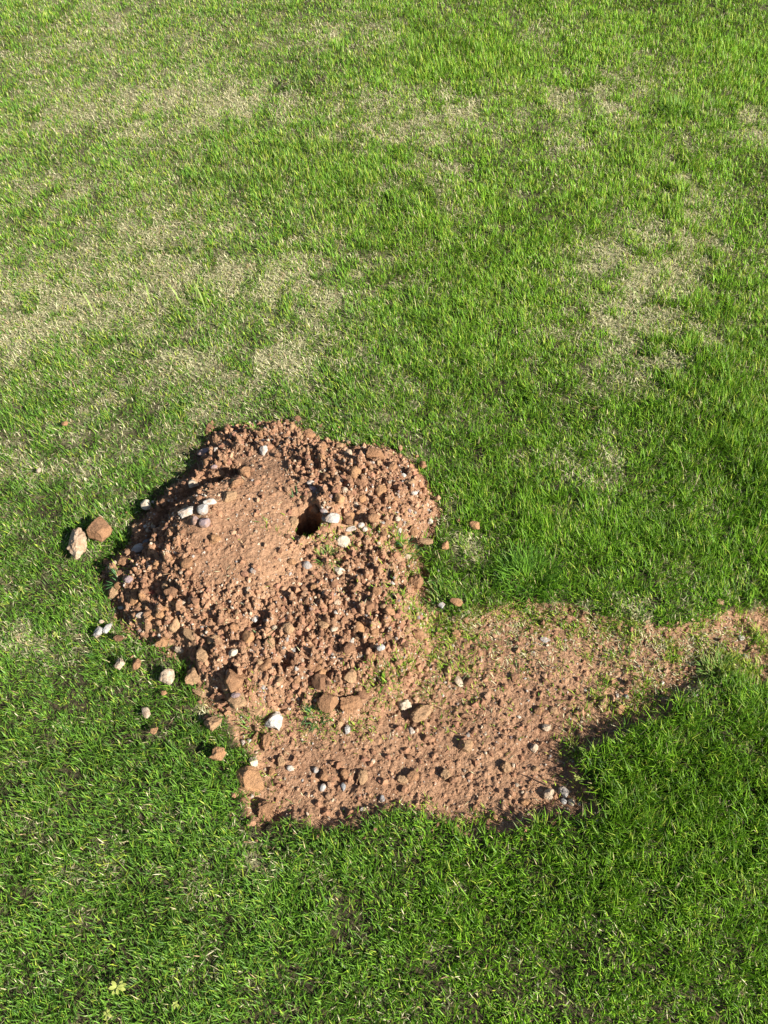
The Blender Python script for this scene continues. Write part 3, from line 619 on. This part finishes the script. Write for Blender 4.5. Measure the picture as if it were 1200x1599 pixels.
# ------------------------------------------------------------------ tufts, long blades, weeds, stalks
def tuft(px, py, n_, rad, hgt, cols, label, name='grass_tuft', cat='grass tuft', wid=.0019, lean=.6, azr=(0, 6.283), seed=0, mt=None):
    r = np.random.default_rng(seed + int(px) * 7 + int(py)); X, Y, Z = at(px, py, hgt * .4)
    a = r.uniform(0, 6.283, n_); q = rad * np.sqrt(r.random(n_)); x = q * np.cos(a); y = q * np.sin(a)
    az = r.uniform(*azr, n_) if azr != (0, 6.283) else a + r.normal(0, .8, n_)
    c = np.array(cols)[r.integers(len(cols), size=n_)] * r.uniform(.8, 1.2, (n_, 1)); z = Hs(x + X, y + Y) - .002
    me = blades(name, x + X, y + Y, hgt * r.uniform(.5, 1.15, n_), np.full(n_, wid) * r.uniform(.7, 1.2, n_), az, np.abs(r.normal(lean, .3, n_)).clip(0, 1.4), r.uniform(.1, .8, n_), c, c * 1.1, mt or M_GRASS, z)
    me.transform(__import__('mathutils').Matrix.Translation((-X, -Y, -Z))); o = link(name, me); o.location = (X, Y, Z); return tag(o, label, cat)
BR = [(.14, .27, .045), (.10, .21, .03), (.19, .30, .06)]; DG = [(.05, .13, .025), (.07, .17, .03), (.10, .2, .035)]; YG = [(.24, .27, .06), (.16, .22, .05), (.3, .28, .1)]; BL = [(.06, .15, .05), (.08, .19, .06)]
tuft(1058, 168, 260, .055, .05, BR, 'bright green raised tuft in the upper right of the lawn', lean=.4)
tuft(828, 900, 520, .062, .060, [(.06, .15, .015), (.10, .22, .02), (.15, .30, .03)], 'tall dark green tuft at the upper edge of the bare patch', lean=.45)
tuft(495, 1118, 70, .018, .034, BL + YG[:1], 'small green sprout between the white triangular stone and the big brown clod', lean=.7)
tuft(512, 868, 80, .022, .028, YG + DG, 'thin yellow green sprouts in the middle of the mound', lean=.8)
tuft(1128, 1045, 260, .035, .042, BR + YG, 'bright grass tuft in the bare soil at the far right', lean=.5)
tuft(184, 906, 50, .012, .028, BL, 'little bluish green tuft at the left foot of the mound', lean=.6)
tuft(600, 1062, 55, .035, .024, YG, 'sparse yellowish sprouts on the right front slope of the mound', lean=.9)
tuft(640, 855, 40, .022, .03, BL, 'bluish grass blades leaning over the right foot of the mound', lean=1.0)
tuft(330, 668, 40, .015, .04, BR, 'bright blades hanging over the back left corner of the mound', lean=.5)
tuft(400, 670, 30, .012, .03, BR, 'small bright tuft growing through the back edge of the mound', lean=.4)
tuft(783, 1010, 70, .05, .022, YG + DG, 'thin greenish wisps in the upper part of the bare patch', lean=.9)
tuft(395, 1130, 60, .02, .03, YG + BR, 'yellow green tuft left of the white triangular stone', lean=.6)
tuft(690, 930, 90, .03, .035, DG + YG, 'loose green tuft at the grass edge right of the mound', lean=.5)
tuft(665, 1085, 0 + 25, .02, .02, YG, 'few yellow wisps behind the large oblong tan clod', lean=.9)
tuft(470, 822, 5, .010, .035, BL, 'few thin blades at the left lip of the burrow hole', lean=.8)
tuft(410, 990, 6, .012, .035, BL, 'few thin blades in the dark pit of the lower slope', lean=.8)
tuft(560, 235+255, 90, .04, .045, BR, 'taller tuft in the thin lawn above the mound', lean=.4)
LB = [(238, 480, 1.9, 'pale long blade, leftmost of the long blades above the mound'), (285, 478, 2.4, 'arching long blade bent over to the left above the mound'), (308, 476, 1.4, 'upright yellow long blade in the thin lawn above the mound'),
      (322, 484, 2.1, 'yellow long blade just right of the upright one'), (375, 468, .8, 'long blade leaning right, rightmost above the mound'), (150, 495, 2.2, 'lone long blade in the dry lawn at the left')]
for px, py, az_, lab in LB:
    X, Y, Z = at(px, py); c = np.array([[.27, .36, .09]]); me = blades('long_grass_blade', np.array([X]), np.array([Y]), np.array([.10]), np.array([.0042]), np.array([az_]), np.array([.45]), np.array([.7]), c, c * 1.1, M_GRASS)
    me.transform(__import__('mathutils').Matrix.Translation((-X, -Y, -Z))); o = link('long_grass_blade', me); o.location = (X, Y, Z); tag(o, lab, 'grass blade')
mw, t, p = mat('pale weed leaf', .5, .4); oc = N(t, 'ShaderNodeTexCoord').outputs['Object']; t.links.new(mixc(t, noise(t, oc, 120), (.22, .27, .05), (.38, .40, .10)), p.inputs['Base Color'])
def weed(px, py, sz, nl, label):
    X, Y, Z = at(px, py, .03); Z0 = Z; root = bpy.data.objects.new('weed', None); sc.collection.objects.link(root); root.location = (X, Y, Z0); root.empty_display_size = .01; tag(root, label, 'weed')
    r = np.random.default_rng(int(px)); H_ = .024
    seg = 6; a = np.linspace(0, 2 * np.pi, seg, endpoint=False); V = []; 
    for zz, rr in ((0, .0012), (H_ * .5, .001), (H_, .0008)): V += [(rr * math.cos(q), rr * math.sin(q) + zz * .15, zz) for q in a]
    Fq = [[l * seg + i, l * seg + (i + 1) % seg, (l + 1) * seg + (i + 1) % seg, (l + 1) * seg + i] for l in (0, 1) for i in range(seg)]
    me = mesh_np('stem', np.array(V), [np.array(Fq)], True); me.materials.append(mw); link('stem', me, root)
    for k in range(nl):
        az_ = k * 2.4 + r.uniform(-.3, .3); ll = sz * r.uniform(.7, 1.15); el = r.uniform(.15, .6); st_ = sz * .25 * (k / nl)
        prof = [(0, .05), (.25, .6), (.5, 1), (.75, .85), (1, .1)]; V = []
        for s_, wq in prof:
            rr = st_ + ll * s_; zz = H_ - .008 * (k / nl) + math.sin(el) * ll * s_ - .25 * ll * s_ * s_
            for e, dz in ((-1, .12), (0, 0), (1, .12)):
                V.append((rr * math.cos(az_) - e * wq * ll * .24 * math.sin(az_), rr * math.sin(az_) + e * wq * ll * .24 * math.cos(az_) + H_ * .15, zz + dz * ll * wq * .5))
        Fq = [[l * 3 + i, l * 3 + i + 1, l * 3 + i + 4, l * 3 + i + 3] for l in range(4) for i in (0, 1)]
        me = mesh_np('leaf', np.array(V), [np.array(Fq)], True); me.materials.append(mw); link('leaf', me, root)
weed(181, 1545, .012, 9, 'pale yellow green weed rosette in the dark grass at the lower left')
weed(165, 1588, .007, 7, 'small pale weed at the bottom edge below the yellow green rosette')
weed(272, 1572, .006, 8, 'low yellowish weed in the grass right of the yellow green rosette')
weed(174, 1425, .004, 5, 'tiny pale weed above the yellow green rosette')
weed(1194, 1200, .006, 6, 'small yellow weed in the lush grass at the right edge')
weed(1184, 1259, .005, 5, 'small yellow weed just below another at the right edge')
weed(30, 918, .006, 8, 'low yellow green weed in the lawn at the far left beside the mound')
weed(85, 990, .006, 8, 'low yellow green weed near the bare spot at the far left')
weed(765, 352, .006, 6, 'yellowish weed in the lawn above the bare patch')
weed(903, 1215, .006, 8, 'yellow green weed in the shade at the right end of the bare patch')
weed(720, 1283, .005, 5, 'tiny pale weed at the front grass edge of the bare patch')
tuft(605, 890, 3, .02, .075, [(.4, .32, .17)], 'thin dry stalks lying across the right side of the mound', 'dry_stalk', 'dry stalk', .0011, 1.25, (.4, 1.2), mt=M_STRAW)
tuft(430, 1070, 3, .02, .06, [(.4, .32, .17)], 'thin dry stalks lying on the front foot of the mound', 'dry_stalk', 'dry stalk', .0011, 1.3, (2.2, 3.2), mt=M_STRAW)
tuft(385, 1115, 14, .03, .05, [(.16, .09, .055), (.3, .2, .12)], 'dark dead roots beside the tan clods at the front foot', 'dead_root', 'dead roots', .0012, 1.35, (2.3, 3.3), mt=M_STRAW)
